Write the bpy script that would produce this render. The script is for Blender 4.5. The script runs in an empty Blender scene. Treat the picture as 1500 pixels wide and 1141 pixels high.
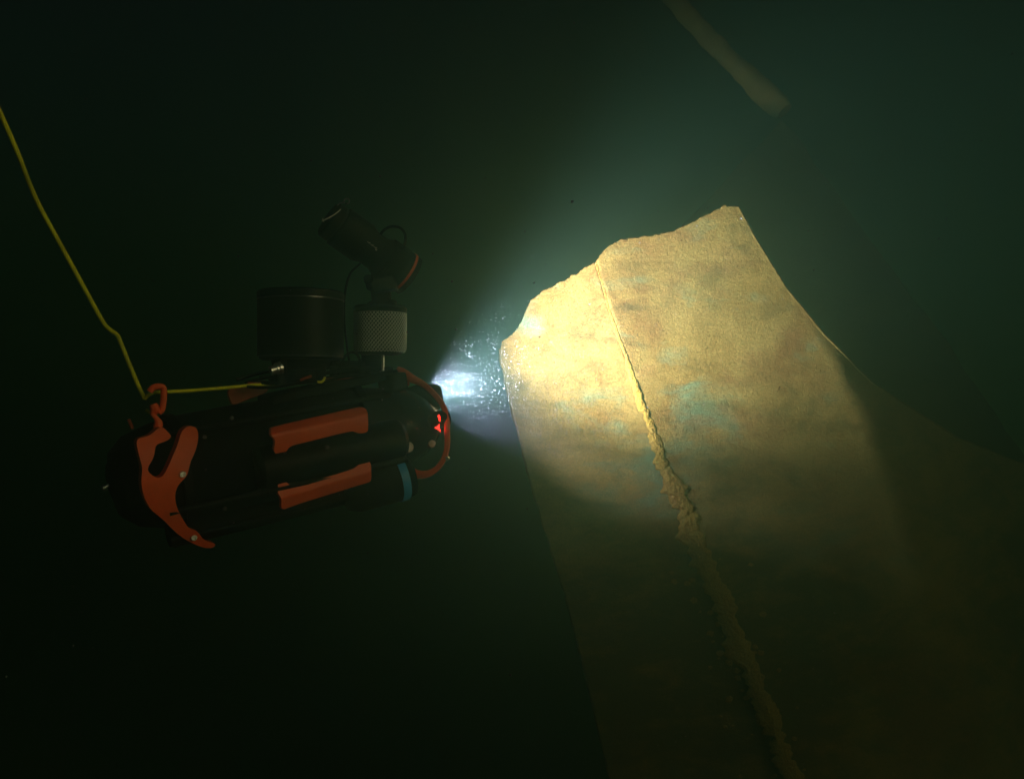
import bpy, bmesh, math, random
import numpy as np
from mathutils import Vector, Matrix, noise
from mathutils.geometry import delaunay_2d_cdt
random.seed(7)
R = math.radians
sc = bpy.context.scene
col = sc.collection
V = Vector
F = 1177.0                                     # focal length in pixels of the 1500 x 1141 frame

def P(px, py, Y):                              # a point of the place, Y metres ahead of the lens
    return V(((px - 750) * Y / F, Y, (570.5 - py) * Y / F))

# ------------------------------------------------------------------ camera, sky, sun, exposure
cam_d = bpy.data.cameras.new('camera')
cam = bpy.data.objects.new('camera', cam_d); col.objects.link(cam)
cam_d.sensor_width = 36; cam_d.lens = 36 * F / 1500
cam_d.clip_start = 0.02; cam_d.clip_end = 200
cam.location = (0, 0, 0); cam.rotation_euler = (R(90), 0, 0)
sc.camera = cam

SUN_DIR = V((0.80, -0.56, 0.25)).normalized()  # towards the sun
w = bpy.data.worlds.new('World'); sc.world = w; w.use_nodes = True
nt = w.node_tree; nt.nodes.clear()
sky = nt.nodes.new('ShaderNodeTexSky'); sky.sky_type = 'NISHITA'; sky.sun_disc = False
sky.sun_elevation = math.asin(SUN_DIR.z); sky.sun_rotation = math.atan2(SUN_DIR.x, SUN_DIR.y)
bg = nt.nodes.new('ShaderNodeBackground'); bg.inputs[1].default_value = 0.0015
wo = nt.nodes.new('ShaderNodeOutputWorld')
nt.links.new(sky.outputs[0], bg.inputs[0]); nt.links.new(bg.outputs[0], wo.inputs[0])

sl = bpy.data.lights.new('sun', 'SUN'); sl.energy = 0.95; sl.angle = R(25); sl.color = (1.0, 0.56, 0.43)
so = bpy.data.objects.new('sun', sl); col.objects.link(so)
so.rotation_euler = SUN_DIR.to_track_quat('Z', 'Y').to_euler()
so['kind'] = 'structure'

sc.view_settings.view_transform = 'Standard'; sc.view_settings.look = 'None'
sc.view_settings.exposure = 0.0; sc.view_settings.gamma = 1.0
sc.view_settings.use_curve_mapping = False
cy = sc.cycles
cy.volume_bounces = 2; cy.max_bounces = 6; cy.diffuse_bounces = 2; cy.glossy_bounces = 2
cy.transparent_max_bounces = 12; cy.use_denoising = True; cy.use_adaptive_sampling = False
cy.sample_clamp_indirect = 4.0

WATER_DENSITY = 0.49
WATER_COLOR = (0.17, 0.35, 0.33, 1)
WATER_ABSORB = (0.28, 0.60, 0.22, 1)
WATER_G = 0.80

# ------------------------------------------------------------------ helpers
def tag(o, label=None, cat=None, group=None, kind=None):
    if label: o['label'] = label
    if cat: o['category'] = cat
    if group: o['group'] = group
    if kind: o['kind'] = kind
    return o

def link(name, me, mat, parent=None, smooth=True, sharp=None):
    o = bpy.data.objects.new(name, me); col.objects.link(o)
    if mat: me.materials.append(mat)
    if smooth:
        me.polygons.foreach_set('use_smooth', [True] * len(me.polygons))
        if sharp is not None:
            try: me.set_sharp_from_angle(angle=R(sharp))
            except Exception: pass
    if parent: o.parent = parent; o.matrix_parent_inverse = parent.matrix_world.inverted()
    return o

def obj(name, bm, mat, parent=None, smooth=True, sharp=35):
    bmesh.ops.recalc_face_normals(bm, faces=bm.faces)
    me = bpy.data.meshes.new(name); bm.to_mesh(me); bm.free()
    return link(name, me, mat, parent, smooth, sharp)

def frame_of(a, b):
    d = (b - a).normalized()
    h = V((0, 0, 1)) if abs(d.z) < .9 else V((1, 0, 0))
    x = d.cross(h).normalized(); y = x.cross(d).normalized()
    return d, x, y

def lathe(bm, a, b, prof, n=48, cap=True, a0=0, a1=2 * math.pi):
    """prof = [(t along a->b in 0..1, radius m)]"""
    d, x, y = frame_of(a, b); L = (b - a).length
    full = abs(a1 - a0 - 2 * math.pi) < 1e-6
    rings = []
    for t, r in prof:
        c = a + d * (t * L)
        m = n if full else n + 1
        rings.append([bm.verts.new(c + (x * math.cos(a0 + (a1 - a0) * k / n) + y * math.sin(a0 + (a1 - a0) * k / n)) * r) for k in range(m)])
    for q in range(len(rings) - 1):
        A, B = rings[q], rings[q + 1]
        for k in range(len(A) if full else len(A) - 1):
            k2 = (k + 1) % len(A)
            bm.faces.new((A[k], A[k2], B[k2], B[k]))
    if cap and full:
        if prof[0][1] > 1e-6: bm.faces.new(list(reversed(rings[0])))
        if prof[-1][1] > 1e-6: bm.faces.new(rings[-1])
    return rings

def smooth_path(pts, sub=8):
    pts = [V(p) for p in pts]; out = []
    for i in range(len(pts) - 1):
        p0 = pts[max(i - 1, 0)]; p1 = pts[i]; p2 = pts[i + 1]; p3 = pts[min(i + 2, len(pts) - 1)]
        for k in range(sub):
            t = k / sub
            out.append(0.5 * ((2 * p1) + (p2 - p0) * t + (2 * p0 - 5 * p1 + 4 * p2 - p3) * t * t + (3 * p1 - p0 - 3 * p2 + p3) * t ** 3))
    out.append(pts[-1]); return out

def sweep(bm, path, r, n=12, sy=1.0, closed=False, rfun=None):
    path = [V(p) for p in path]; rings = []
    N = len(path); up = None
    for i in range(N):
        if closed: d = (path[(i + 1) % N] - path[i - 1]).normalized()
        else: d = (path[min(i + 1, N - 1)] - path[max(i - 1, 0)]).normalized()
        if up is None:
            h = V((0, 0, 1)) if abs(d.z) < .9 else V((1, 0, 0)); up = h
        x = d.cross(up).normalized(); up = x.cross(d).normalized()
        rr = r if rfun is None else rfun(i / (N - 1))
        rings.append([bm.verts.new(path[i] + x * math.cos(2 * math.pi * k / n) * rr + up * math.sin(2 * math.pi * k / n) * rr * sy) for k in range(n)])
    M = N if closed else N - 1
    for q in range(M):
        A, B = rings[q], rings[(q + 1) % N]
        for k in range(n):
            bm.faces.new((A[k], A[(k + 1) % n], B[(k + 1) % n], B[k]))
    if not closed:
        bm.faces.new(list(reversed(rings[0]))); bm.faces.new(rings[-1])

def box(bm, c, ax, ay, az):
    """box from centre and three half-axis vectors"""
    vs = [bm.verts.new(c + ax * i + ay * j + az * k) for i in (-1, 1) for j in (-1, 1) for k in (-1, 1)]
    for f in ((0, 1, 3, 2), (4, 6, 7, 5), (0, 4, 5, 1), (2, 3, 7, 6), (0, 2, 6, 4), (1, 5, 7, 3)):
        bm.faces.new([vs[q] for q in f])

def bevel(o, wd, seg=2, ang=40):
    m = o.modifiers.new('bevel', 'BEVEL'); m.width = wd; m.segments = seg; m.limit_method = 'ANGLE'; m.angle_limit = R(ang)
    return o

# ------------------------------------------------------------------ materials
class N:
    def __init__(s, name):
        s.m = bpy.data.materials.new(name); s.m.use_nodes = True
        s.t = s.m.node_tree; s.t.nodes.clear()
        s.out = s.t.nodes.new('ShaderNodeOutputMaterial')
    def n(s, kind, **kw):
        nd = s.t.nodes.new(kind)
        for k, v in kw.items():
            if k.startswith('_'): setattr(nd, k[1:], v)
            else: nd.inputs[k.replace('~', ' ')].default_value = v
        return nd
    def l(s, a, b): s.t.links.new(a, b)
    def noise(s, scale, detail=6, rough=.6, vec=None, dist=0):
        nd = s.n('ShaderNodeTexNoise', Scale=scale, Detail=detail, Roughness=rough, Distortion=dist)
        if vec: s.l(vec, nd.inputs['Vector'])
        return nd.outputs['Fac']
    def ramp(s, fac, stops, interp='LINEAR'):
        r = s.n('ShaderNodeValToRGB'); s.l(fac, r.inputs[0]); cr = r.color_ramp; cr.interpolation = interp
        while len(cr.elements) < len(stops): cr.elements.new(.5)
        for e, (p, c) in zip(cr.elements, stops):
            e.position = p; e.color = (*c, 1) if len(c) == 3 else c
        return r.outputs[0]
    def mix(s, fac, a, b, mode='MIX'):
        m = s.n('ShaderNodeMix', _data_type='RGBA', _blend_type=mode)
        for sock, v in ((m.inputs[0], fac), (m.inputs[6], a), (m.inputs[7], b)):
            if isinstance(v, (int, float)): sock.default_value = v
            elif isinstance(v, tuple): sock.default_value = (*v, 1)
            else: s.l(v, sock)
        return m.outputs[2]
    def math(s, op, a, b=0.0, clamp=False):
        m = s.n('ShaderNodeMath', _operation=op, _use_clamp=clamp)
        for sock, v in ((m.inputs[0], a), (m.inputs[1], b)):
            if isinstance(v, (int, float)): sock.default_value = v
            else: s.l(v, sock)
        return m.outputs[0]

def plastic(name, c, rough=.45, var=.25, scale=40, bump=.15, metallic=0.0, grime=None, spec=.5):
    s = N(name); tc = s.n('ShaderNodeTexCoord')
    f = s.noise(scale, 6, .65, tc.outputs['Object'])
    base = s.mix(s.ramp(f, [(.3, (0, 0, 0)), (.75, (1, 1, 1))]), tuple(x * (1 - var) for x in c), c)
    if grime:
        f2 = s.noise(9, 7, .7, tc.outputs['Object'])
        base = s.mix(s.ramp(f2, [(.5, (0, 0, 0)), (.68, (.75, .75, .75))]), base, grime)
    p = s.n('ShaderNodeBsdfPrincipled', Metallic=metallic); p.inputs['Specular IOR Level'].default_value = spec
    s.l(base, p.inputs['Base Color'])
    f3 = s.noise(scale * 3, 5, .6, tc.outputs['Object'])
    s.l(s.ramp(f3, [(.2, (rough * .8,) * 3), (.8, (min(1, rough * 1.3),) * 3)]), p.inputs['Roughness'])
    b = s.n('ShaderNodeBump', Strength=bump, Distance=.002); s.l(s.noise(scale * 6, 4, .6, tc.outputs['Object']), b.inputs['Height'])
    s.l(b.outputs[0], p.inputs['Normal']); s.l(p.outputs[0], s.out.inputs[0])
    return s.m

M_black = plastic('black_plastic', (.004,.0036,.004), .6, grime=(.006, .005, .0045), spec=.08)
M_black2 = plastic('black_anodised', (.004, .0045, .006), .45, spec=.12, metallic=.0)
M_orange = plastic('orange_plastic', (1.0, .13, .03), .5, var=.22, scale=25, grime=(.62, .085, .03))
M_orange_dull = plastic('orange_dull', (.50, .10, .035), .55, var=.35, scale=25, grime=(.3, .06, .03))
M_blue = plastic('blue_tape', (.05, .42, .95), .45)
M_grey = plastic('grey_tape', (.5, .5, .52), .5)
M_steel = plastic('steel', (.75, .76, .80), .28, metallic=1.0, bump=.05)
M_alu = plastic('brushed_aluminium', (.80, .88, .92), .35, metallic=.1, bump=.05)
M_dull_steel = plastic('dull_steel', (.10, .10, .11), .4, metallic=.8, bump=0)
M_mark = plastic('white_marking', (.8, .8, .8), .5)
M_rope = None
def rope_mat():
    s = N('yellow_rope'); tc = s.n('ShaderNodeTexCoord')
    wv = s.n('ShaderNodeTexWave', Scale=130, Distortion=1.5, Detail=2); s.l(tc.outputs['Object'], wv.inputs['Vector'])
    base = s.mix(wv.outputs['Fac'], (.70, .78, .02), (1.0, 1.0, .03))
    base = s.mix(s.ramp(s.noise(14, 6, .7, tc.outputs['Object']), [(.48, (0, 0, 0)), (.66, (.8, .8, .8))]), base, (.30, .32, .03))
    p = s.n('ShaderNodeBsdfPrincipled', Roughness=.6); s.l(base, p.inputs['Base Color'])
    b = s.n('ShaderNodeBump', Strength=.5, Distance=.001); s.l(wv.outputs['Fac'], b.inputs['Height']); s.l(b.outputs[0], p.inputs['Normal'])
    s.l(p.outputs[0], s.out.inputs[0]); return s.m
M_rope = rope_mat()

def emit(name, c, st):
    s = N(name); e = s.n('ShaderNodeEmission', Color=(*c, 1), Strength=st); s.l(e.outputs[0], s.out.inputs[0]); return s.m
M_led = emit('red_led', (1.0, .02, .016), 7.0)
M_lens_lit = emit('lit_lamp_lens', (.75, .8, 1.0), 4.0)

def dome_mat():
    s = N('clear_dome'); tr = s.n('ShaderNodeBsdfTransparent', Color=(.86, .88, .9, 1)); gl = s.n('ShaderNodeBsdfGlossy', Roughness=.06)
    gl.inputs[0].default_value = (.9, .9, .9, 1)
    fr = s.n('ShaderNodeFresnel', IOR=1.25); mx = s.n('ShaderNodeMixShader')
    s.l(fr.outputs[0], mx.inputs[0]); s.l(tr.outputs[0], mx.inputs[1]); s.l(gl.outputs[0], mx.inputs[2]); s.l(mx.outputs[0], s.out.inputs[0]); return s.m
M_dome = dome_mat()

def wreck_mat(name, dark=1.0, growth=False, hs=1.0):
    s = N(name); tc = s.n('ShaderNodeTexCoord'); O = tc.outputs['Object']
    mp = s.n('ShaderNodeMapping', Scale=(1.0, 1.0, 2.4), Rotation=(0, R(14), 0)); s.l(O, mp.inputs['Vector']); ST = mp.outputs[0]
    big = s.noise(3.1, 7, .6, O, .3)
    base = s.mix(s.ramp(big, [(.36, (0, 0, 0)), (.62, (1, 1, 1))]), (.36, .25, .10), (.50, .40, .20))
    if growth: base = s.mix(s.ramp(big, [(.36, (0, 0, 0)), (.62, (1, 1, 1))]), (.42, .30, .08), (.60, .46, .15))
    # rusty brown areas
    f = s.noise(2.2, 8, .62, O, .5)
    base = s.mix(s.ramp(f, [(.50, (0, 0, 0)), (.64, (.75, .75, .75))]), base, (.26, .125, .055))
    # teal paint showing through, streaked
    f = s.noise(4.2, 9, .68, ST, .6)
    def near(px, py, Y, rad):
        vd = s.n('ShaderNodeVectorMath', _operation='DISTANCE'); s.l(O, vd.inputs[0]); vd.inputs[1].default_value = P(px, py, Y)
        mr = s.n('ShaderNodeMapRange', _interpolation_type='SMOOTHSTEP'); s.l(vd.outputs['Value'], mr.inputs[0])
        mr.inputs[1].default_value = 0; mr.inputs[2].default_value = rad; mr.inputs[3].default_value = 1; mr.inputs[4].default_value = 0
        return mr.outputs[0]
    if growth is False:
        tm = s.math('MAXIMUM', near(910, 700, 2.38, .34), near(1030, 640, 2.42, .30))
        tm = s.math('MAXIMUM', tm, s.math('MULTIPLY', near(770, 470, 2.36, .15), .9))
        tm = s.math('MAXIMUM', tm, s.math('MULTIPLY', near(1120, 900, 2.45, .55), .8))
        tf = s.math('ADD', f, s.math('MULTIPLY', tm, .20))
        base = s.mix(s.ramp(tf, [(.58, (0, 0, 0)), (.76, (.85, .85, .85))]), base, (.20, .40, .38))
        shade_m = s.math('MAXIMUM', near(1080, 1020, 2.4, .80), near(860, 1000, 2.33, .6)); shade_m = s.math('MAXIMUM', shade_m, near(1700, 950, 3.0, 1.5))  # shade put into the colour: lower hull and right flank outside the beam
        df = s.math('ADD', s.noise(3.5, 10, .72, ST, .8), s.math('MULTIPLY', shade_m, .36))
        base = s.mix(s.ramp(df, [(.50, (0, 0, 0)), (.72, (.8, .8, .8))]), base, (.06, .056, .036))  # dark streaks, thickest where the shade is painted in
        rm = s.math('MAXIMUM', near(1060, 370, 2.4, .30), near(1080, 640, 2.45, .26))
        rf = s.math('ADD', s.noise(6, 9, .7, ST, .3), s.math('MULTIPLY', rm, .20))
        base = s.mix(s.ramp(rf, [(.56, (0, 0, 0)), (.80, (.75, .75, .75))]), base, (.33, .17, .10))
    # silty ochre dusting in streaks
    f = s.noise(7, 10, .72, ST, .2)
    base = s.mix(s.ramp(f, [(.50, (0, 0, 0)), (.68, (.8, .8, .8))]), base, (.52, .40, .19))
    # fine grain
    g = s.noise(260, 3, .8, O); g2 = s.noise(95, 7, .8, O); g3 = s.noise(150, 5, .8, O)
    base = s.mix(s.ramp(g, [(.38, (.9, .9, .9)), (.58, (0, 0, 0))]), base, s.mix(1.0, base, (.40, .34, .27), 'MULTIPLY'))
    base = s.mix(s.ramp(g3, [(.54, (0, 0, 0)), (.66, (.8, .8, .8))]), base, s.mix(1.0, base, (1.5, 1.5, 1.5), 'MULTIPLY'))
    base = s.mix(s.ramp(g2, [(.57, (0, 0, 0)), (.68, (.8, .8, .8))]), base, (.20, .12, .05))
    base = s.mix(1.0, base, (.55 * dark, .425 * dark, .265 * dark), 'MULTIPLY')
    p = s.n('ShaderNodeBsdfPrincipled', Roughness=.9); s.l(base, p.inputs['Base Color'])
    p.inputs['Specular IOR Level'].default_value = .15
    h = s.math('ADD', s.math('MULTIPLY', g, .45), s.math('MULTIPLY', g2, .9))
    h = s.math('ADD', h, s.math('MULTIPLY', s.noise(40, 6, .7, O), .35))
    b = s.n('ShaderNodeBump', Strength=.8 * hs, Distance=.006); s.l(h, b.inputs['Height']); s.l(b.outputs[0], p.inputs['Normal'])
    s.l(p.outputs[0], s.out.inputs[0]); return s.m
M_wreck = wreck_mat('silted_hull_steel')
M_growth = wreck_mat('crusty_growth', dark=1.25, growth=True, hs=1.3)
M_far = wreck_mat('far_dimmed_steel', dark=.22)  # same hull steel, with the dim light back there put into its colour

# ------------------------------------------------------------------ setting: seabed, water
def grid_mesh(name, pts, nu, nv):
    me = bpy.data.meshes.new(name)
    fs = [(i * nv + j, (i + 1) * nv + j, (i + 1) * nv + j + 1, i * nv + j + 1) for i in range(nu - 1) for j in range(nv - 1)]
    me.from_pydata([tuple(p) for p in pts], [], fs); me.update(); return me
SEA_Z = -2.3
def seabed():
    n = 160; pts = []
    for i in range(n):
        for j in range(n):
            x = -9 + 18 * i / (n - 1); y = -.9 + 12 * j / (n - 1)
            z = SEA_Z + .12 * noise.fractal(V((x * .6, y * .6, 3)), 1, 2, 5) + .015 * noise.noise(V((x * 6, y * 6, 0)))
            pts.append((x, y, z))
    s = N('silt_seabed'); tc = s.n('ShaderNodeTexCoord'); O = tc.outputs['Object']
    base = s.mix(s.noise(1.5, 8, .65, O), (.10, .085, .05), (.22, .18, .10))
    p = s.n('ShaderNodeBsdfPrincipled', Roughness=.95); s.l(base, p.inputs['Base Color'])
    b = s.n('ShaderNodeBump', Strength=.6, Distance=.02); s.l(s.noise(30, 8, .7, O), b.inputs['Height']); s.l(b.outputs[0], p.inputs['Normal'])
    s.l(p.outputs[0], s.out.inputs[0])
    o = link('seabed', grid_mesh('seabed', pts, n, n), s.m); tag(o, kind='structure')
seabed()

def water():
    bm = bmesh.new(); box(bm, V((0, 5.3, -.85)), V((9.5, 0, 0)), V((0, 6.3, 0)), V((0, 0, 2.6)))
    s = N('green_lake_water'); pv = s.n('ShaderNodeVolumePrincipled', Density=WATER_DENSITY, Anisotropy=WATER_G)
    pv.inputs['Color'].default_value = WATER_COLOR; pv.inputs['Absorption Color'].default_value = WATER_ABSORB
    s.l(pv.outputs[0], s.out.inputs['Volume'])
    o = obj('haze', bm, s.m, smooth=False); tag(o, kind='stuff')
water()

# ------------------------------------------------------------------ the wreck
def lerp_poly(pts, t):
    """pts: (t, value...) piecewise with smooth joins"""
    for a, b in zip(pts, pts[1:]):
        if t <= b[0] or b is pts[-1]:
            k = (t - a[0]) / (b[0] - a[0]); k = max(-.5, k) if a is pts[0] else k
            return [x + (y - x) * k for x, y in zip(a[1:], b[1:])]

TOP = [(0, 733, 512), (.03, 738, 499), (.07, 755, 487), (.10, 766, 466), (.14, 777, 441), (.20, 795, 427), (.28, 829, 411), (.34, 850, 398), (.40, 873, 384),
       (.44, 890, 364), (.49, 908, 351), (.56, 940, 349), (.64, 985, 340), (.74, 1014, 327), (.82, 1040, 313), (.92, 1063, 302), (1.0, 1080, 303)]
# path down the hull for given u: pixel at given py for left edge, seam, right edge
def xl(py): return lerp_poly([(500, 733), (560, 742), (640, 762), (730, 786), (900, 838), (1141, 895), (2100, 1120)], py)[0]
def xs(py): return lerp_poly([(380, 873), (450, 893), (520, 916), (600, 946), (680, 974), (740, 1000), (880, 1058), (1000, 1108), (1141, 1165), (2100, 1560)], py)[0]
def xr(py): return lerp_poly([(300, 1083), (350, 1108), (420, 1150), (490, 1206), (560, 1275), (640, 1400), (720, 1600), (900, 1850), (1141, 2100), (2100, 2900)], py)[0]
US = .40
def hull_point(u, t, jag=True):
    """u across (0 left edge, .4 seam, 1 right bend, past 0/1 = sides turning back), t 0..1 down"""
    uc = min(max(u, 0), 1)
    tx, ty = lerp_poly(TOP, uc)
    ty0 = ty
    ty += 2.4 * noise.noise(V((uc * 38, 1, 1))) + 1.6 * noise.noise(V((uc * 110, 4, 1))) + 1.0 * noise.noise(V((uc * 260, 4, 1)))
    py = ty + (2100 - ty) * (t ** 1.6)
    # target x at that py
    if uc < US: k = uc / US; A, B = xl, xs; 
    else: k = (uc - US) / (1 - US); A, B = xs, xr
    def at(p): return A(max(p, 300)) * (1 - k) + B(max(p, 300)) * k
    px = at(py) + (tx - at(ty0)) * math.exp(-max(0, py - ty0) / 120.)
    # depth: left plate, seam nearly a ridge, right plate leaning back
    if uc < US: Y = 2.36 + .012 * math.sin(k * math.pi) + .03 * k
    else:
        xm = (px - A(max(py, 300)) if py > 384 else px - 873) * 2.45 / F; Y = 2.39 + .32 * max(0, xm)
    dn = (py - 300) / 1100.
    Y -= .10 * dn * (1 - .3 * k)
    # gentle dents
    Y += .012 * noise.noise(V((px * .006, py * .005, 1.3))) + .003 * noise.noise(V((px * .017, py * .014, 5.1)))
    bend = lerp_poly([(300, 1104), (420, 1158), (490, 1190), (560, 1228), (640, 1262), (760, 1305), (900, 1350), (1141, 1430), (2100, 1750)], py)[0]
    px += 2.2 * noise.noise(V((py * .05, 7, 1))) * max(0, 1 - uc / .08)
    dx = max(0, (px - bend) * Y / F - .005); Y += 1.0 * dx * dx / (dx + .10)
    p = P(px, py, Y)
    if u < 0:                                  # side turning away behind the left edge
        q = -u; a = min(q / .10, 1) * math.pi / 2
        r = .022; p += V((-(math.sin(a)) * r * .3 + max(0, q - .1) * 3.5, (1 - math.cos(a)) * r + max(0, q - .10) * 3.0, 0))
    if u > 1:
        q = u - 1; soft = .012
        a = min(q / .12, 1) * math.pi / 2
        p += V((math.sin(a) * soft * 1.0 - max(0, q - .12) * .5, (1 - math.cos(a)) * soft + max(0, q - .12) * 5.0, 0))
    return p, px, py

def hull_disp(p):
    q = p * 1.0
    d = .0026 * noise.fractal(q * 5, 1.0, 2.1, 4) + .0004 * noise.noise(q * 90) + .0005 * noise.noise(q * 180)
    return d

def build_wreck():
    root = bpy.data.objects.new('sunken_hull', None); col.objects.link(root)
    root.location = P(1000, 1400, 2.3)
    tag(root, 'big silted hull section with crusty seam, lit cream and ochre by the drone', 'shipwreck')
    bpy.context.view_layer.update()
    us = list(np.linspace(-.25, -.1, 8)) + list(np.linspace(-.095, 0, 12)) + list(np.linspace(.004, 1, 300)) + list(np.linspace(1.008, 1.12, 22)) + list(np.linspace(1.14, 1.4, 10))
    ts = list(np.linspace(0, 1, 420) ** 1.15)
    def rows(usub, name, part_label=None):
        pts = []; nv = len(ts) + 6
        for u in usub:
            colp = []
            for t in ts:
                p, px, py = hull_point(u, t)
                gv = .005 * math.exp(-((u - US) / .0045) ** 2) * max(0, min(1, (620 - py) / 100)) * (1 + noise.noise(V((3, 3, py * .05))))
                p = p + V((0, gv, 0))
                colp.append(p)
            # rounded broken lip turning back over the top
            p0 = colp[0]; lip = []
            jx = .004 * noise.noise(V((u * 60, 0, 0)))
            for k in range(6, 0, -1):
                a = k / 6
                rr = .006
                if k <= 3: lip.append(p0 + V((0, (1 - math.cos(k / 3 * 1.57)) * rr, 0)) + V((0, 0, .0 + math.sin(k / 3 * 1.57) * rr * .5)))
                else: lip.append(p0 + V((0, rr + (k - 3) * .02, rr * .3 - (k - 3) * .012)))
            colp = lip + colp
            pts += colp
        nu = len(usub)
        arr = np.array([tuple(p) for p in pts]).reshape(nu, nv, 3)
        du = np.gradient(arr, axis=0); dv = np.gradient(arr, axis=1)
        nr = np.cross(du, dv); nr /= (np.linalg.norm(nr, axis=2, keepdims=True) + 1e-9)
        if nr[nu // 2, nv // 2, 1] > 0: nr = -nr
        for i in range(nu):
            for j in range(nv):
                p = V(arr[i, j]); d = hull_disp(p)
                if j < 14: d += .006 * (1 - j / 14) * noise.noise(p * 34)
                arr[i, j] += nr[i, j] * d
        me = grid_mesh(name, arr.reshape(-1, 3), nu, nv)
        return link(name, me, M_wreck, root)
    left = [u for u in us if u <= US + 1e-6]; right = [u for u in us if u >= left[-1] - 1e-9]
    rows(left, 'hull_plate'); rows(right, 'hull_plate')

    # crusty seam growth: a lumpy ridge lying on the joint
    def seam():
        nu, nv = 44, 1500; pts = []
        for j in range(nv):
            t = (j / (nv - 1)) ** 1.25 * .97 + .001
            p0, px, py = hull_point(US, t)
            pL, *_ = hull_point(US - .02, t); pR, *_ = hull_point(US + .02, t)
            x = (pR - pL).normalized()
            thick = lerp_poly([(380, .003, -.004), (440, .004, -.003), (500, .006, .002), (560, .012, .006), (640, .017, .009), (700, .024, .009), (760, .032, .009), (850, .034, .007), (1000, .030, .006), (1141, .028, .006), (2100, .03, .01)], py)
            wl = thick[0] * (1 + .8 * noise.noise(V((0, 3.1, py * .03))) + .55 * noise.noise(V((2, 3.1, py * .12))))
            wr = thick[0] * .75 * (1 + .7 * noise.noise(V((9, 1.1, py * .03))) + .5 * noise.noise(V((5, 7.1, py * .12))))
            wob = .006 * noise.noise(V((4, 8, py * .016)))
            for i in range(nu):
                k = -1 + 2 * i / (nu - 1)
                q = p0 + x * (k * (wl if k < 0 else wr) * 1.1 + wob)
                h = thick[1] * max(0, 1 - abs(k) ** 1.7)
                h *= max(.15, .85 + .6 * noise.noise(q * 40) + .6 * noise.noise(q * 110) + .45 * noise.noise(q * 260))
                q = q + V((0, -1, 0)) * (h - .006 * abs(k) ** 6 - .0) + V((-.4, 0, 0)) * h
                pts.append(q)
        me = grid_mesh('seam_growth', pts, nv, nu); link('seam_growth', me, M_growth, root)
    seam()

    # knots of growth scattered beside the seam, a single lumpy part
    def clumps():
        bm = bmesh.new(); rnd = random.Random(4)
        for k in range(90):
            t = rnd.uniform(.42, .70); side = -1 if rnd.random() < .8 else 1
            du = abs(rnd.gauss(0, .055)) + .01
            p, px, py = hull_point(US + side * du * (1.0 if side < 0 else .4), t)
            r = rnd.uniform(.002, .009)
            res = bmesh.ops.create_icosphere(bm, subdivisions=2, radius=r)
            off = V((rnd.random() * 9, k, 0))
            for v in res['verts']:
                c = v.co.copy(); n_ = 1 + .55 * noise.noise(c * (1.3 / r) + off)
                v.co = V((c.x * 1.3 * n_, c.y * .30 * n_, c.z * n_)) + p + V((0, -.003, 0))
        obj('growth_clumps', bm, M_growth, root)
    clumps()
build_wreck()

# dim plating rising behind, with a spar leaning off its peak
def far_parts():
    out = [(1143, 178), (1120, 205), (1080, 243), (1045, 285), (1000, 330), (960, 420), (940, 700), (1000, 1500), (1900, 1500), (1700, 1000), (1520, 700), (1400, 520), (1310, 400), (1225, 285), (1165, 195)]
    sub = []
    for (a, b) in zip(out, out[1:] + out[:1]):
        n = max(2, int(math.hypot(b[0] - a[0], b[1] - a[1]) / 25))
        for k in range(n): sub.append(V((a[0] + (b[0] - a[0]) * k / n, a[1] + (b[1] - a[1]) * k / n)))
    inner = [V((x, y)) for x in range(950, 2300, 26) for y in range(190, 1500, 26)]
    n0 = len(sub)
    vs, es, fs, *_ = delaunay_2d_cdt(sub + inner, [(k, (k + 1) % n0) for k in range(n0)], [], 1, 1e-5)
    bm = bmesh.new(); A = []; B = []
    for v in vs:
        Y = 3.45 + .30 * (v.x - 1140) / 400 - .10 * (v.y - 180) / 600 + .05 * noise.noise(V((v.x * .01, v.y * .01, 0)))
        p = P(v.x + 3 * noise.noise(V((v.x * .05, v.y * .05, 4))), v.y, Y); p += V((0, .02 * noise.fractal(p * 8, 1, 2, 4), 0))
        A.append(bm.verts.new(p)); B.append(bm.verts.new(p + V((.02, .05, 0))))
    cnt = {}
    for f in fs:
        bm.faces.new([A[i] for i in f]); bm.faces.new([B[i] for i in reversed(f)])
        for q in range(len(f)):
            e = (f[q], f[(q + 1) % len(f)]); cnt[tuple(sorted(e))] = cnt.get(tuple(sorted(e)), 0) + 1
    for (i, j), c in cnt.items():
        if c == 1: bm.faces.new((A[i], A[j], B[j], B[i]))
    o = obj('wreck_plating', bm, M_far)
    tag(o, 'dim murky steel plating rising to a peak behind the lit hull', 'wreck plate')
    bm = bmesh.new()
    a = P(955, -40, 3.7); b = P(1150, 163, 3.40)
    d, x, y = frame_of(a, b); L = (b - a).length
    rings = []
    for k in range(80):
        t = k / 79; c = a + d * L * t + V((0, 0, -.03 * math.sin(t * math.pi)))
        ring = []
        for q in range(20):
            an = 2 * math.pi * q / 20; rr = .042 * (.85 + .3 * t) * (1 - .25 * max(0, t - .93) / .07)
            dirv = x * math.cos(an) + y * math.sin(an)
            pp = c + dirv * rr; ring.append(bm.verts.new(pp + dirv * (.012 * noise.fractal(pp * 12, 1, 2, 3))))
        rings.append(ring)
    for A_, B_ in zip(rings, rings[1:]):
        for q in range(20): bm.faces.new((A_[q], A_[(q + 1) % 20], B_[(q + 1) % 20], B_[q]))
    bm.faces.new(rings[0]); bm.faces.new(rings[-1])
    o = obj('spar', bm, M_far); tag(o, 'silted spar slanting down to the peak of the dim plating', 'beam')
far_parts()

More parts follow.
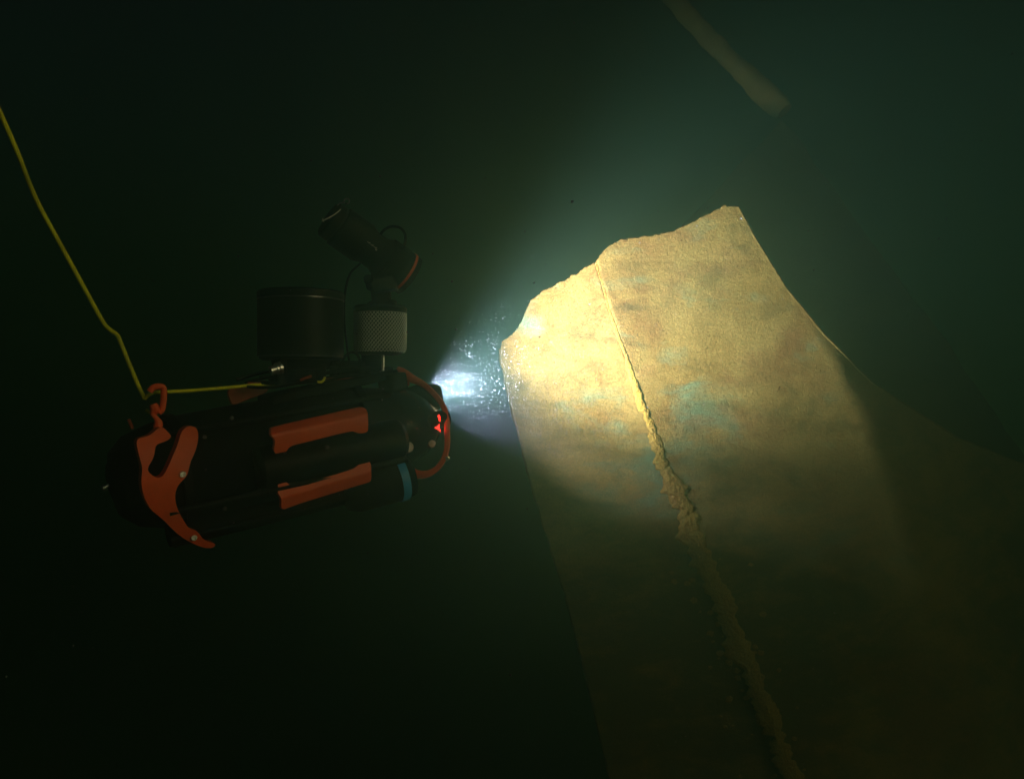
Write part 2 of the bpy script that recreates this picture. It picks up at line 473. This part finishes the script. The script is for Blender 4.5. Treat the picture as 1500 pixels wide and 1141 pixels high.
# ------------------------------------------------------------------ the underwater drone
REAR = P(205, 702, 1.38); FRONT = P(600, 622, 1.66)
AX = (FRONT - REAR).normalized(); LEN = (FRONT - REAR).length
WV = V((AX.y, -AX.x, 0)).normalized()          # sideways, towards the viewer's side
UPV = WV.cross(AX).normalized(); UPV = UPV if UPV.z > 0 else -UPV
def H(s, v, w_): return REAR + AX * s + UPV * v + WV * w_
def PL(px, py, w_):                            # the point of the drone's side plane w_ seen at a pixel
    d = P(px, py, 1.0); o = REAR + WV * w_
    return d * (o.dot(WV) / d.dot(WV))
def PS(px, py, s):                             # same for the cross-section plane at s
    d = P(px, py, 1.0); o = REAR + AX * s
    return d * (o.dot(AX) / d.dot(AX))

drone = bpy.data.objects.new('underwater_drone', None); col.objects.link(drone)
drone.location = H(LEN / 2, -.12, 0)
tag(drone, 'black underwater drone with orange guards, its lamps shining at the hull', 'drone')
bpy.context.view_layer.update()

def superring(bm, s, rv, rw, v0=0, w0=0, e=2.6, n=64):
    out = []
    for k in range(n):
        a = 2 * math.pi * k / n; c, si = math.cos(a), math.sin(a)
        x = abs(c) ** (2 / e) * (1 if c > 0 else -1); y = abs(si) ** (2 / e) * (1 if si > 0 else -1)
        out.append(bm.verts.new(H(s, v0 + y * rv, w0 + x * rw)))
    return out
def body():
    bm = bmesh.new()
    secs = [(-.045, .03, .03), (-.04, .055, .05), (-.015, .078, .07), (.03, .092, .082), (.08, .098, .088), (.20, .100, .090), (.34, .098, .088), (.42, .092, .084), (.455, .086, .08), (.475, .080, .076)]
    rs = [superring(bm, s, rv, rw) for s, rv, rw in secs]
    for A, B in zip(rs, rs[1:]):
        for k in range(64): bm.faces.new((A[k], A[(k + 1) % 64], B[(k + 1) % 64], B[k]))
    bm.faces.new(rs[0]); bm.faces.new(rs[-1])
    o = obj('body', bm, M_black, drone)
    # ribs round the body
    for s in (.06, .40):
        bm = bmesh.new(); A = superring(bm, s - .008, .103, .093); B = superring(bm, s + .008, .103, .093)
        for k in range(64): bm.faces.new((A[k], A[(k + 1) % 64], B[(k + 1) % 64], B[k]))
        bm.faces.new(A); bm.faces.new(B)
        bevel(obj('band', bm, M_black2, o), .002)
body()

def cyl(name, a, b, prof, mat, parent=drone, n=48):
    bm = bmesh.new(); lathe(bm, a, b, prof, n); return obj(name, bm, mat, parent, sharp=30)
def rod_prof(r, e=.02): return [(0, r * .8), (e, r), (1 - e, r), (1, r * .8)]

# side pressure tubes
cyl('battery_tube', H(.17, -.012, .088), H(.455, -.012, .085), [(0, .02), (.0, .034), (.03, .040), (.97, .040), (1, .034), (1, .0)], M_black2)
cyl('battery_tube', H(.02, -.095, .055), H(.40, -.095, .05), [(0, .02), (.0, .020), (.02, .024), (.98, .024), (1, .020), (1, .0)], M_black)
for (px, py, w_) in ((300, 640, .09), (330, 745, .075), (480, 655, .13), (562, 668, .10), (340, 612, .085), (478, 723, .10)):
    c = PL(px, py, w_ + .004); bm = bmesh.new(); lathe(bm, c - WV * .006, c, [(0, .0036), (.8, .0036), (1, .0028), (1, .0014), (.7, .0012), (.7, 0)], 16); obj('screw', bm, M_dull_steel, drone)
# thin rails
for (v, w_, r) in ((-.05, .108, .006), (.075, .075, .005), (-.10, .08, .004)):
    bm = bmesh.new(); sweep(bm, [H(.02, v, w_), H(.25, v - .002, w_ + .003), H(.45, v, w_)], r, 10); obj('rail', bm, M_black2, drone)
# lower thruster pod with blue band
podA = H(.33, -.098, .055); podB = H(.485, -.088, .072)
pod = cyl('thruster_pod', podA, podB, [(0, .018), (.05, .034), (.2, .042), (.55, .044), (.80, .044), (.90, .040), (.90, .034), (.86, .032), (.86, 0)], M_black)
bm = bmesh.new(); dd = podB - podA; q0 = podA + dd * .70; q1 = podA + dd * .80
lathe(bm, q0, q1, [(0, .0445), (0, .0462), (1, .0462), (1, .0445)], 60, cap=False)
obj('blue_band', bm, M_blue, pod)
bm = bmesh.new(); lathe(bm, q0, q1, [(0, .0465), (0, .0475), (1, .0475), (1, .0465)], 14, cap=False, a0=R(60), a1=R(95))
obj('grey_patch', bm, M_grey, pod)

# nose: inner bowl, clear dome, discs standing in for its reflections, led
NC = .475
cyl('nose_bowl', H(NC - .01, 0, 0), H(NC + .092, 0, 0), [(0, .078), (.35, .076), (.65, .067), (.88, .050), (1, .030), (1, 0)], M_black)
bm = bmesh.new()
prof = []
for k in range(17):
    a = k / 16 * math.pi / 2; prof.append((math.sin(a), .080 * math.cos(a) if k < 16 else .0004))
lathe(bm, H(NC, 0, 0), H(NC + .108, 0, 0), prof, 64, cap=False); obj('clear_dome', bm, M_dome, drone)
for (px, py, r, w_) in ((599, 655, .0085, .078), (633, 650, .0065, .062)):
    c = PL(px, py, w_); d = (WV * .8 - AX * .1 + UPV * .15).normalized()
    bm = bmesh.new(); lathe(bm, c - d * .010, c, [(0, r * 1.25), (.8, r * 1.25), (1, r), (.9, r * .9), (.9, 0)], 28)
    obj('dome_reflection', bm, plastic('reflection_tint', (.42, .33, .33), .15, bump=0), drone)

# orange hoop guard round the dome
def hoop():
    bm = bmesh.new(); c = (594, 620); pts = []
    ctrl = [(583, 541), (590, 545), (602, 554), (618, 562), (633, 574), (647, 591), (654, 610), (655, 632), (655, 654), (650, 672), (640, 686), (626, 694), (612, 695), (600, 690), (592, 682)]
    dep = [1.655, 1.65, 1.64, 1.63, 1.615, 1.60, 1.588, 1.58, 1.575, 1.57, 1.567, 1.567, 1.57, 1.578, 1.59]
    path = smooth_path([P(x, y, d) for (x, y), d in zip(ctrl, dep)], 8)
    rings = []; n = len(path)
    for i, p in enumerate(path):
        t = i / (n - 1); d = (path[min(i + 1, n - 1)] - path[max(i - 1, 0)]).normalized()
        x = d.cross(V((0, 1, 0))).normalized(); y = x.cross(d).normalized()
        hw = .0055 + .0035 * math.exp(-((t - .12) / .08) ** 2) + .0055 * max(0, (t - .72) / .28); hh = .006
        rings.append([bm.verts.new(p + x * a * hw + y * b * hh) for a, b in ((1, .5), (.6, 1), (-.6, 1), (-1, .5), (-1, -.5), (-.6, -1), (.6, -1), (1, -.5))])
    for A, B in zip(rings, rings[1:]):
        for k in range(8): bm.faces.new((A[k], A[(k + 1) % 8], B[(k + 1) % 8], B[k]))
    bm.faces.new(rings[0]); bm.faces.new(rings[-1])
    h = obj('dome_guard', bm, M_orange, drone, sharp=50)
    # mount lug at the top, screw at the bottom
    bm = bmesh.new(); lathe(bm, P(655, 671, 1.560), P(656, 671, 1.575), [(0, .003), (.3, .004), (1, .004)], 16); obj('screw', bm, M_steel, h)
    bm = bmesh.new(); box(bm, P(592, 560, 1.645), AX * .010, UPV * .009, WV * .006); bevel(obj('lug', bm, M_orange, h), .003)
hoop()

# lamp pods on the nose
def lamp_pod(c, d, r, L):
    bm = bmesh.new(); a = c - d * L
    lathe(bm, a, c, [(0, r * .5), (.1, r * .8), (.35, r), (.92, r), (1, r * .93), (.96, r * .82), (.96, 0)], 40)
    o = obj('lamp_pod', bm, M_black2, drone)
    bm = bmesh.new(); lathe(bm, c - d * .006, c - d * .0045, [(0, r * .8), (1, r * .8)], 32); obj('lamp_lens', bm, M_lens_lit, o)
    return o
D1 = (AX + UPV * .10).normalized()
c1 = P(641, 582, 1.70); lamp_pod(c1, (AX + V((.1, 0, -.12))).normalized(), .028, .075)
c2 = P(655, 612, 1.60); lamp_pod(c2, AX, .017, .04)

# red indicator light seen through the guard
def led():
    bm = bmesh.new()
    for poly in ([(641, 610), (643, 607), (645, 611), (644.5, 618), (643, 616), (642.6, 611)], [(644, 621), (643.5, 626), (645.5, 633), (641.5, 629), (636.5, 626.5), (640.5, 624.5)]):
        f = [bm.verts.new(P(x, y, 1.570)) for x, y in poly]; b = [bm.verts.new(P(x, y, 1.576)) for x, y in poly]
        bm.faces.new(f); bm.faces.new(list(reversed(b)))
        for k in range(len(f)): bm.faces.new((f[k], f[(k + 1) % len(f)], b[(k + 1) % len(f)], b[k]))
    obj('indicator_light', bm, M_led, drone, smooth=False)
led()

# ---- plates traced on the drone's side, given curve and thickness
def plate(name, outline, wf, thick, mat, parent=drone, step=5, bev=.0018, sm=2):
    pts = []
    for (a, b) in zip(outline, outline[1:] + outline[:1]):
        n = max(1, int(math.hypot(b[0] - a[0], b[1] - a[1]) / step))
        for k in range(n): pts.append([a[0] + (b[0] - a[0]) * k / n, a[1] + (b[1] - a[1]) * k / n])
    for _ in range(sm):
        m = len(pts); pts = [[(pts[i - 1][q] + 2 * pts[i][q] + pts[(i + 1) % m][q]) / 4 for q in (0, 1)] for i in range(m)]
    n0 = len(pts)
    xs_ = [p[0] for p in pts]; ys_ = [p[1] for p in pts]
    inner = []
    def inside(x, y):
        c = False
        for i in range(n0):
            x1, y1 = pts[i]; x2, y2 = pts[i - 1]
            if (y1 > y) != (y2 > y) and x < (x2 - x1) * (y - y1) / (y2 - y1) + x1: c = not c
        return c
    x = min(xs_)
    while x < max(xs_):
        y = min(ys_)
        while y < max(ys_):
            if inside(x, y) and min((x - p[0]) ** 2 + (y - p[1]) ** 2 for p in pts) > (step * .5) ** 2: inner.append(V((x, y)))
            y += step
        x += step
    vs, es, fs, *_ = delaunay_2d_cdt([V(p) for p in pts] + inner, [(k, (k + 1) % n0) for k in range(n0)], [], 1, 1e-4)
    bm = bmesh.new(); A = []; B = []
    for v in vs:
        w_ = wf(v.x, v.y); p = PL(v.x, v.y, w_); A.append(bm.verts.new(p)); B.append(bm.verts.new(p - WV * thick))
    cnt = {}
    for f in fs:
        bm.faces.new([A[i] for i in f]); bm.faces.new([B[i] for i in reversed(f)])
        for q in range(len(f)):
            e = tuple(sorted((f[q], f[(q + 1) % len(f)]))); cnt[e] = cnt.get(e, 0) + 1
    for (i, j), c in cnt.items():
        if c == 1: bm.faces.new((A[i], A[j], B[j], B[i]))
    o = obj(name, bm, mat, parent, sharp=50)
    return bevel(o, bev, 2, 60)

def crop1(L): return [(130 + x / 3.803, 530 + y / 3.803) for x, y in L]
def crop2(L): return [(370 + x / 4.3875, 520 + y / 4.3875) for x, y in L]
# rear bracket
br = crop1([(258, 430), (300, 422), (352, 410), (378, 368), (400, 360), (428, 358), (442, 412), (474, 402), (446, 440), (400, 450), (364, 464), (372, 520), (342, 566), (318, 604), (352, 632), (394, 658), (415, 640),
            (440, 590), (470, 520), (500, 450), (516, 380), (540, 356), (575, 350), (600, 358), (614, 400), (608, 450), (590, 510), (560, 568), (556, 600), (557, 632), (538, 652), (512, 664), (486, 705), (480, 745), (484, 790), (505, 845),
            (530, 885), (562, 937), (588, 938), (606, 928), (616, 960), (628, 986), (656, 1008), (690, 1010), (712, 1004), (712, 1022), (700, 1036), (660, 1040), (620, 1028), (575, 1010), (515, 975), (470, 935),
            (430, 890), (390, 858), (350, 830), (322, 785), (303, 738), (293, 690), (292, 640), (302, 602), (285, 540), (272, 485)])
def wbr(px, py):
    # curved like the body: closest in the middle, falling back to top and bottom
    k = (py - 690) / 95.; return .130 - .040 * k * k
bo = plate('rear_bracket', br, wbr, .030, M_orange, bev=.003)
for (x, y) in crop1([(522, 626), (585, 978)]):
    p = PL(x, y, wbr(x, y)); bm = bmesh.new()
    lathe(bm, p - WV * .003, p + WV * .004, [(0, .0058), (.6, .0058), (1, .0045), (1, .0024), (.75, .002), (.75, 0)], 18); obj('screw', bm, M_steel, bo)
# orange hook loop with links above the bracket
bm = bmesh.new(); pth = smooth_path([PL(x, y, .07) for x, y in [(219, 574), (224, 568), (232, 566), (239, 568), (240, 578), (239, 590), (237, 600), (232, 604)]], 6)
sweep(bm, pth, .0052, 10); hk = obj('tether_hook', bm, M_orange, drone)
bm = bmesh.new(); pth = smooth_path([PL(x, y, .075) for x, y in [(224, 592), (227, 600), (224, 606), (229, 613), (232, 620), (230, 628)]], 6)
sweep(bm, pth, .0058, 10, rfun=lambda t: .0058 + .0018 * math.sin(t * 9)); obj('hook_link', bm, M_orange, hk)
bm = bmesh.new(); sweep(bm, [PL(188, 614, .02), PL(191, 620, .02), PL(194, 628, .02)], .0028, 8); obj('rear_clip', bm, M_orange_dull, drone)
# steel tip at the tail, dark red rear cap glints
bm = bmesh.new(); a = H(-.075, .0, .01); lathe(bm, PL(149, 716, .03), PL(160, 710, .03), [(0, .003), (.2, .0055), (.5, .0055), (.55, .0035), (1, .0035)], 20); obj('tail_bolt', bm, M_steel, drone)
cyl('tail_cap', PL(158, 708, .02), PL(205, 697, .02), [(0, .018), (.06, .03), (.35, .052), (.8, .062), (1, .066)], M_black)

# the two orange side rails
ub = crop2([(116, 470), (200, 448), (400, 402), (600, 356), (700, 334), (722, 336), (738, 356), (742, 400), (744, 450), (742, 494), (712, 502), (680, 505), (670, 490), (620, 492), (560, 506), (400, 546), (262, 580), (232, 594), (220, 612), (214, 636),
            (180, 642), (152, 648), (138, 612), (134, 598), (146, 570), (142, 532), (118, 526)])
lb = crop2([(158, 820), (180, 810), (206, 808), (228, 826), (262, 848), (400, 806), (560, 760), (655, 730), (680, 710), (676, 682), (700, 666), (734, 660), (754, 684), (762, 706), (764, 760), (762, 812), (600, 862), (420, 918), (300, 955), (196, 994),
            (182, 984), (186, 940), (182, 908), (164, 900), (160, 880), (168, 850)])
def seg_side(px, py, a, b):
    return ((b[0] - a[0]) * (py - a[1]) - (b[1] - a[1]) * (px - a[0])) / math.hypot(b[0] - a[0], b[1] - a[1])
U0, U1 = crop2([(120, 520), (742, 385)])
L0, L1 = crop2([(180, 925), (762, 750)])
def wub(px, py):
    s = seg_side(px, py, U0, U1)                # below the crease positive
    return .128 - .0009 * max(0, -s - 1) * 1.6 - .00006 * max(0, s) ** 1.5
def wlb(px, py):
    s = seg_side(px, py, L0, L1)
    return .118 - .0010 * max(0, s) - .0002 * max(0, -s)
plate('side_guard', ub, wub, .012, M_orange, step=3, bev=.0014, sm=1)
plate('side_guard', lb, wlb, .012, M_orange, step=3, bev=.0014, sm=1)
# far side guard on top, dull
tg = crop1([(762, 158), (860, 128), (1004, 98), (1006, 168), (900, 205), (790, 250), (792, 215), (776, 185)])
plate('side_guard', tg, lambda x, y: -.02, .01, M_orange_dull, step=5)
# little bright bits amid the cables
bm = bmesh.new(); sweep(bm, smooth_path([PL(x, y, .06) for x, y in [(465, 559), (470, 560), (474, 557), (476, 552)]], 4), .0022, 8); obj('cable_tie', bm, M_rope, drone)
bm = bmesh.new(); sweep(bm, smooth_path([PL(x, y, .05) for x, y in [(440, 557), (447, 554), (456, 551)]], 4), .0026, 8); obj('cable_clip', bm, M_orange_dull, drone)
# cables lying along the top
rnd = random.Random(11)
for k in range(9):
    y0 = 566 - k * 1.4; x0 = 335 + rnd.uniform(0, 60)
    pts = [PL(x0 + (575 - x0) * q / 6, y0 + rnd.uniform(-4, 4) - 2.0 * q + (-8 * math.sin(q / 6 * math.pi) if k > 4 else 0), .045 - k * .008) for q in range(7)]
    bm = bmesh.new(); sweep(bm, smooth_path(pts, 6), .0022 + .0012 * rnd.random(), 8); obj('cable', bm, M_black if k % 3 else M_orange_dull if k == 3 else M_black2, drone)

# ---- gear on top: mounting plate, large canister, knurled canister, torch
TW = .0
def U(px, py, w_=TW): return PL(px, py, w_)
bm = bmesh.new()
c = (U(482, 560) + U(482, 572)) / 2; box(bm, c, (U(572, 552) - U(392, 590)) * .5, V((0, .0, .009)), WV * .05); bevel(obj('mount_plate', bm, M_black, drone), .003)
# legs under the canister
for (px, py, w_) in ((412, 545, .035), (470, 542, .035), (412, 545, -.035), (490, 542, -.03)):
    bm = bmesh.new(); a = U(px, py - 22, w_); b = U(px, py + 22, w_); lathe(bm, a, b, [(0, .010), (1, .010)], 16); obj('standoff', bm, M_black2, drone)
CY = U(441, 475).y
ca = P(441, 528, CY) - V((0, 0, .0)); cb = P(441, 428, CY)
rC = 61.5 * CY / F
can = cyl('canister', ca, cb, [(0, rC * .90), (.035, rC * .97), (.05, rC * .97), (.055, rC), (.86, rC), (.865, rC * .985), (.885, rC * .985), (.89, rC * 1.01), (.975, rC * 1.01), (1, rC * .97), (1, 0)], M_black2, n=96)
for z, rr in ((.05, .972), (.872, .992)):
    bm = bmesh.new(); c0 = ca.lerp(cb, z); c1_ = ca.lerp(cb, z + .010)
    lathe(bm, c0, c1_, [(0, rC * rr), (0, rC * rr + .0016), (1, rC * rr + .0016), (1, rC * rr)], 96, cap=False)
    obj('trim_ring', bm, plastic('dark_steel', (.22, .23, .26), .3, metallic=.9, bump=0), can)
neck = cyl('canister_neck', P(440, 556, CY), P(441, 527, CY), [(0, .040), (.5, .040), (.55, .052), (1, .056)], M_black, n=64)
# steel bolt on the neck
a = U(396, 543, .05); b = U(414, 538, .05)
cyl('bolt', a, b, [(0, .0085), (.45, .0085), (.46, .011), (.60, .011), (.61, .0085), (.70, .0085), (.71, .0115), (.9, .0115), (.9, .006), (1, .006)], M_steel, n=28)
# knurled canister
KY = U(557, 486).y; rK = 38.0 * KY / F
ka = P(557, 520, KY); kb = P(557, 458, KY)
kc = cyl('knurled_canister', ka, kb, [(0, rK * .70), (.04, rK * .86), (.12, rK * .955), (.2, rK * .965), (1, rK * .965)], plastic('dark_metal', (.05, .06, .06), .4, metallic=.6), n=72)
def knurl():
    bm = bmesh.new(); NH = 46; turns = .5
    for sgn in (1, -1):
        for k in range(NH):
            path = []
            for q in range(15):
                t = q / 14; a = 2 * math.pi * k / NH + sgn * t * turns * 2.6
                z = ka.z + (kb.z - ka.z) * (.06 + .94 * t)
                rr = rK * (1 if t > .14 else .93 + .07 * math.sqrt(max(0, t / .14)))
                path.append(V((ka.x + rr * math.cos(a), ka.y + rr * math.sin(a), z)))
            sweep(bm, path, .00085, 5)
    obj('knurling', bm, M_alu, kc)
knurl()
cyl('cap', P(557, 459, KY), P(557, 449, KY), [(0, rK * 1.02), (.7, rK * 1.02), (1, rK * .95)], M_black, kc, n=64)
cyl('post', P(561, 552, KY), P(561, 519, KY), [(0, .0028), (1, .0028)], M_steel, n=14)
cyl('post_base', P(545, 552, KY + .03), P(545, 518, KY + .03), [(0, .022), (1, .022)], M_black, n=32)
for (px, py) in ((558, 546), (563, 547), (561, 551)):
    p = P(px, py, KY - .008); bm = bmesh.new(); lathe(bm, p + V((0, .006, 0)), p - V((0, .003, 0)), [(0, .0035), (.8, .0035), (1, .0022)], 14); obj('screw', bm, M_steel, drone)

# torch on its bracket
TY = KY
TA = P(480, 320, TY - .02); TB = P(596, 402, TY + .07)
tl = (TB - TA).length; rT = .0425
torch = cyl('torch', TA, TB, [(0, rT * .80), (.02, rT * .90), (.10, rT * .93), (.11, rT * .89), (.125, rT * .89), (.135, rT * .98), (.15, rT), (.42, rT), (.47, rT * .92), (.50, rT * .86), (.62, rT * .86), (.66, rT * .95), (.72, rT * 1.02),
       (.93, rT * 1.06), (1.03, rT * 1.04), (1.03, rT * .95), (.99, rT * .95), (.99, 0)], M_black2, n=64)
td, tx, ty_ = frame_of(TA, TB)
bm = bmesh.new(); lathe(bm, TA.lerp(TB, .945), TA.lerp(TB, .972), [(0, rT * 1.04), (0, rT * 1.085), (1, rT * 1.085), (1, rT * 1.04)], 72, cap=False); obj('orange_ring', bm, M_orange, torch)
for q in range(7):                              # cooling fins
    bm = bmesh.new(); lathe(bm, TA.lerp(TB, .70 + q * .03), TA.lerp(TB, .712 + q * .03), [(0, rT * 1.0), (0, rT * 1.08), (1, rT * 1.08), (1, rT * 1.0)], 56, cap=False); obj('fin', bm, M_black, torch)
# split ring at the tail
cr = P(508, 295, TY - .02)
bm = bmesh.new(); sweep(bm, [cr + V((math.cos(a) * .0055, .001 * math.sin(a), math.sin(a) * .0055)) for a in [2 * math.pi * k / 24 for k in range(24)]], .0012, 8, closed=True); obj('split_ring', bm, M_steel, torch)
bm = bmesh.new(); sweep(bm, smooth_path([P(x, y, TY - .03) for x, y in ((494, 302), (498, 298), (505, 297))], 5), .0013, 8); obj('ring_eye', bm, M_steel, torch)
def torch_surf(px, py):                         # near surface point of the torch cylinder at a pixel
    d = P(px, py, 1.0); d = d / d.length; ax = (TB - TA).normalized()
    # solve |(s d - TA) x ax| = rT * 1.01
    u = d - ax * d.dot(ax); v_ = TA - ax * TA.dot(ax); a = u.dot(u); b = -2 * u.dot(v_); c = v_.dot(v_) - (rT * 1.012) ** 2
    disc = max(0, b * b - 4 * a * c); return d * ((-b - math.sqrt(disc)) / (2 * a))
for pts in ([(472, 323), (476, 322), (484, 318), (492, 313), (499, 307)], ):
    bm = bmesh.new(); sweep(bm, smooth_path([torch_surf(*p) for p in pts], 5), .0012, 6); obj('white_marking', bm, M_mark, torch)
    bm = bmesh.new(); sweep(bm, [torch_surf(472, 320), torch_surf(474, 325)], .0013, 6); obj('white_marking', bm, M_mark, torch)
# short illegible lettering on the barrel
bm = bmesh.new()
for k in range(6):
    x = 538 + k * 2.4; y = 354 + k * 1.85
    for (dx, dy) in ((0, 0), (.9, -1.1 if k % 2 else 1.2)):
        p = torch_surf(x + dx, y + dy * .6); q_ = torch_surf(x + dx + 1.3, y + dy * .6 + 1.0); sweep(bm, [p, q_], .0008, 5)
bm2 = bm; obj('white_marking', bm2, M_mark, torch)
bm = bmesh.new(); p = torch_surf(551, 366); box(bm, p, td * .002, V((0, .0006, 0)), V((.001, 0, .0012))); obj('white_marking', bm, M_mark, torch)
# bracket from torch down to the knurled canister
bk = cyl('torch_bracket', P(560, 452, KY), P(556, 408, KY + .01), [(0, .030), (.18, .030), (.22, .020), (.6, .020), (.7, .028), (1, .030)], M_black, n=32)
bm = bmesh.new(); box(bm, P(563, 418, KY - .005), V((.022, .008, .006)), V((0, .02, 0)), V((-.004, 0, .014))); bevel(obj('clamp_block', bm, M_black2, bk), .003)
cyl('clamp_knob', P(538, 408, KY - .035), P(545, 414, KY - .01), [(0, .008), (.2, .010), (1, .010)], M_black2, bk, 20)
# cable loops
bm = bmesh.new(); sweep(bm, smooth_path([P(x, y, TY + .02) for x, y in ((557, 344), (563, 337), (574, 332), (586, 334), (593, 343), (593, 356), (588, 366))], 8), .0028, 10); obj('cable', bm, M_black, drone)
bm = bmesh.new(); sweep(bm, smooth_path([P(x, y, TY + .03) for x, y in ((528, 386), (514, 400), (507, 420), (504, 450), (506, 490), (512, 530), (520, 556))], 8), .0022, 10); obj('cable', bm, M_black, drone)
bm = bmesh.new(); sweep(bm, smooth_path([P(x, y, KY - .03) for x, y in ((500, 560), (498, 540), (506, 522), (517, 516), (526, 524), (530, 545), (540, 560))], 8), .0026, 10); obj('cable', bm, M_black, drone)
bm = bmesh.new(); box(bm, P(512, 545, KY), V((.030, .0, 0)), V((0, .03, 0)), V((0, 0, .022))); bevel(obj('cable_block', bm, M_black, drone), .006)
bm = bmesh.new(); box(bm, P(575, 560, 1.60), AX * .02, UPV * .018, WV * .03); bevel(obj('cable_block', bm, M_black, drone), .005)

# ------------------------------------------------------------------ yellow tether
def rope():
    pts = [(-60, 30, 1.10), (0, 165, 1.17), (25, 222, 1.20), (52, 290, 1.24), (85, 352, 1.27), (118, 412, 1.30), (150, 470, 1.33), (161, 483, 1.335), (171, 490, 1.34), (176, 500, 1.345), (190, 535, 1.35), (204, 568, 1.355), (212, 584, 1.355)]
    a = [P(*p) for p in pts]
    pts2 = [(212, 584, 1.355), (217, 579, 1.353), (226, 575, 1.352), (245, 574, 1.36), (280, 572, 1.38), (330, 568, 1.42), (380, 563.5, 1.455), (405, 562, 1.48)]
    b = [P(*p) for p in pts2]
    bm = bmesh.new()
    sweep(bm, smooth_path(a, 10), .0034, 12); sweep(bm, smooth_path(b, 8), .0030, 12)
    sweep(bm, smooth_path([P(x, y, 1.34) for x, y in ((214, 600), (219, 604), (226, 606), (234, 604), (237, 599))], 6), .0024, 10)
    o = obj('tether_rope', bm, M_rope); tag(o, 'thin yellow tether rope running up left from the orange hook', 'rope')
rope()

# ------------------------------------------------------------------ drifting silt
def silt():
    rnd = np.random.default_rng(5); vs = []; fs = []
    lampc = np.array(P(650, 600, 1.76)); P_ = []; R_ = []
    n = 52000                                   # cloud stirred up in front of the nose
    d = rnd.normal(size=(n, 3)); d /= np.linalg.norm(d, axis=1, keepdims=True)
    p = lampc + d * (abs(rnd.normal(0, .30, (n, 1))) + .09) * np.array([1, .9, .85]) + np.array([.04, 0, 0])
    p = p[p[:, 0] > lampc[0] - .03]; P_.append(p); R_.append(rnd.exponential(.00008, len(p)) + .00013)
    n = 22000; t = rnd.random((n, 1)) ** .6           # lower plume along the beam's edge
    p = lampc + np.array([.07, .03, -.03]) + t * np.array([.30, .20, -.15]) + rnd.normal(size=(n, 3)) * (.035 + .05 * t)
    P_.append(p); R_.append(rnd.exponential(.00008, n) + .00013)
    n = 9000; Y = rnd.uniform(1.0, 3.0, n)      # everywhere else in the water
    P_.append(np.stack([rnd.uniform(-.75, .9, n) * Y, Y, rnd.uniform(-.55, .55, n) * Y], 1)); R_.append(rnd.exponential(.0003, n) + .0002)
    p = np.concatenate(P_); rr = np.concatenate(R_); m = len(p)
    base = np.array([(1, 1, 1), (-1, -1, 1), (-1, 1, -1), (1, -1, -1)]) * .7
    v4 = p[:, None, :] + (base[None] + rnd.normal(size=(m, 4, 3)) * .2) * rr[:, None, None]
    vs = v4.reshape(-1, 3).tolist()
    f0 = np.array([(0, 1, 2), (0, 3, 1), (0, 2, 3), (1, 3, 2)]); fs = (np.arange(m)[:, None, None] * 4 + f0[None]).reshape(-1, 3).tolist()
    me = bpy.data.meshes.new('suspended_silt'); me.from_pydata(vs, [], fs); me.update()
    s = N('silt_flecks'); p = s.n('ShaderNodeBsdfPrincipled', Roughness=.6); p.inputs['Base Color'].default_value = (.24, .24, .30, 1); s.l(p.outputs[0], s.out.inputs[0])
    o = link('suspended_silt', me, s.m); tag(o, kind='stuff')
silt()

# ------------------------------------------------------------------ the drone's lamps
def spot(name, loc, d, energy, size, blend, colr, radius=.012):
    l = bpy.data.lights.new(name, 'SPOT'); l.energy = energy; l.spot_size = R(size); l.spot_blend = blend; l.color = colr; l.shadow_soft_size = radius
    o = bpy.data.objects.new(name, l); col.objects.link(o); o.location = loc; o.rotation_euler = (-d).to_track_quat('Z', 'Y').to_euler(); o.parent = drone
    o.matrix_parent_inverse = drone.matrix_world.inverted(); return o
FAR = P(628, 586, 1.78)
spot('far_lamp', FAR, (P(975, 412, 2.4) - FAR).normalized(), 960, 69, 1.0, (.74, .76, 1.0), .03)
NEAR = P(644, 606, 1.76)
spot('near_lamp', NEAR, (P(925, 535, 2.25) - NEAR).normalized(), 95, 72, .55, (.62, .63, 1.0), .03)
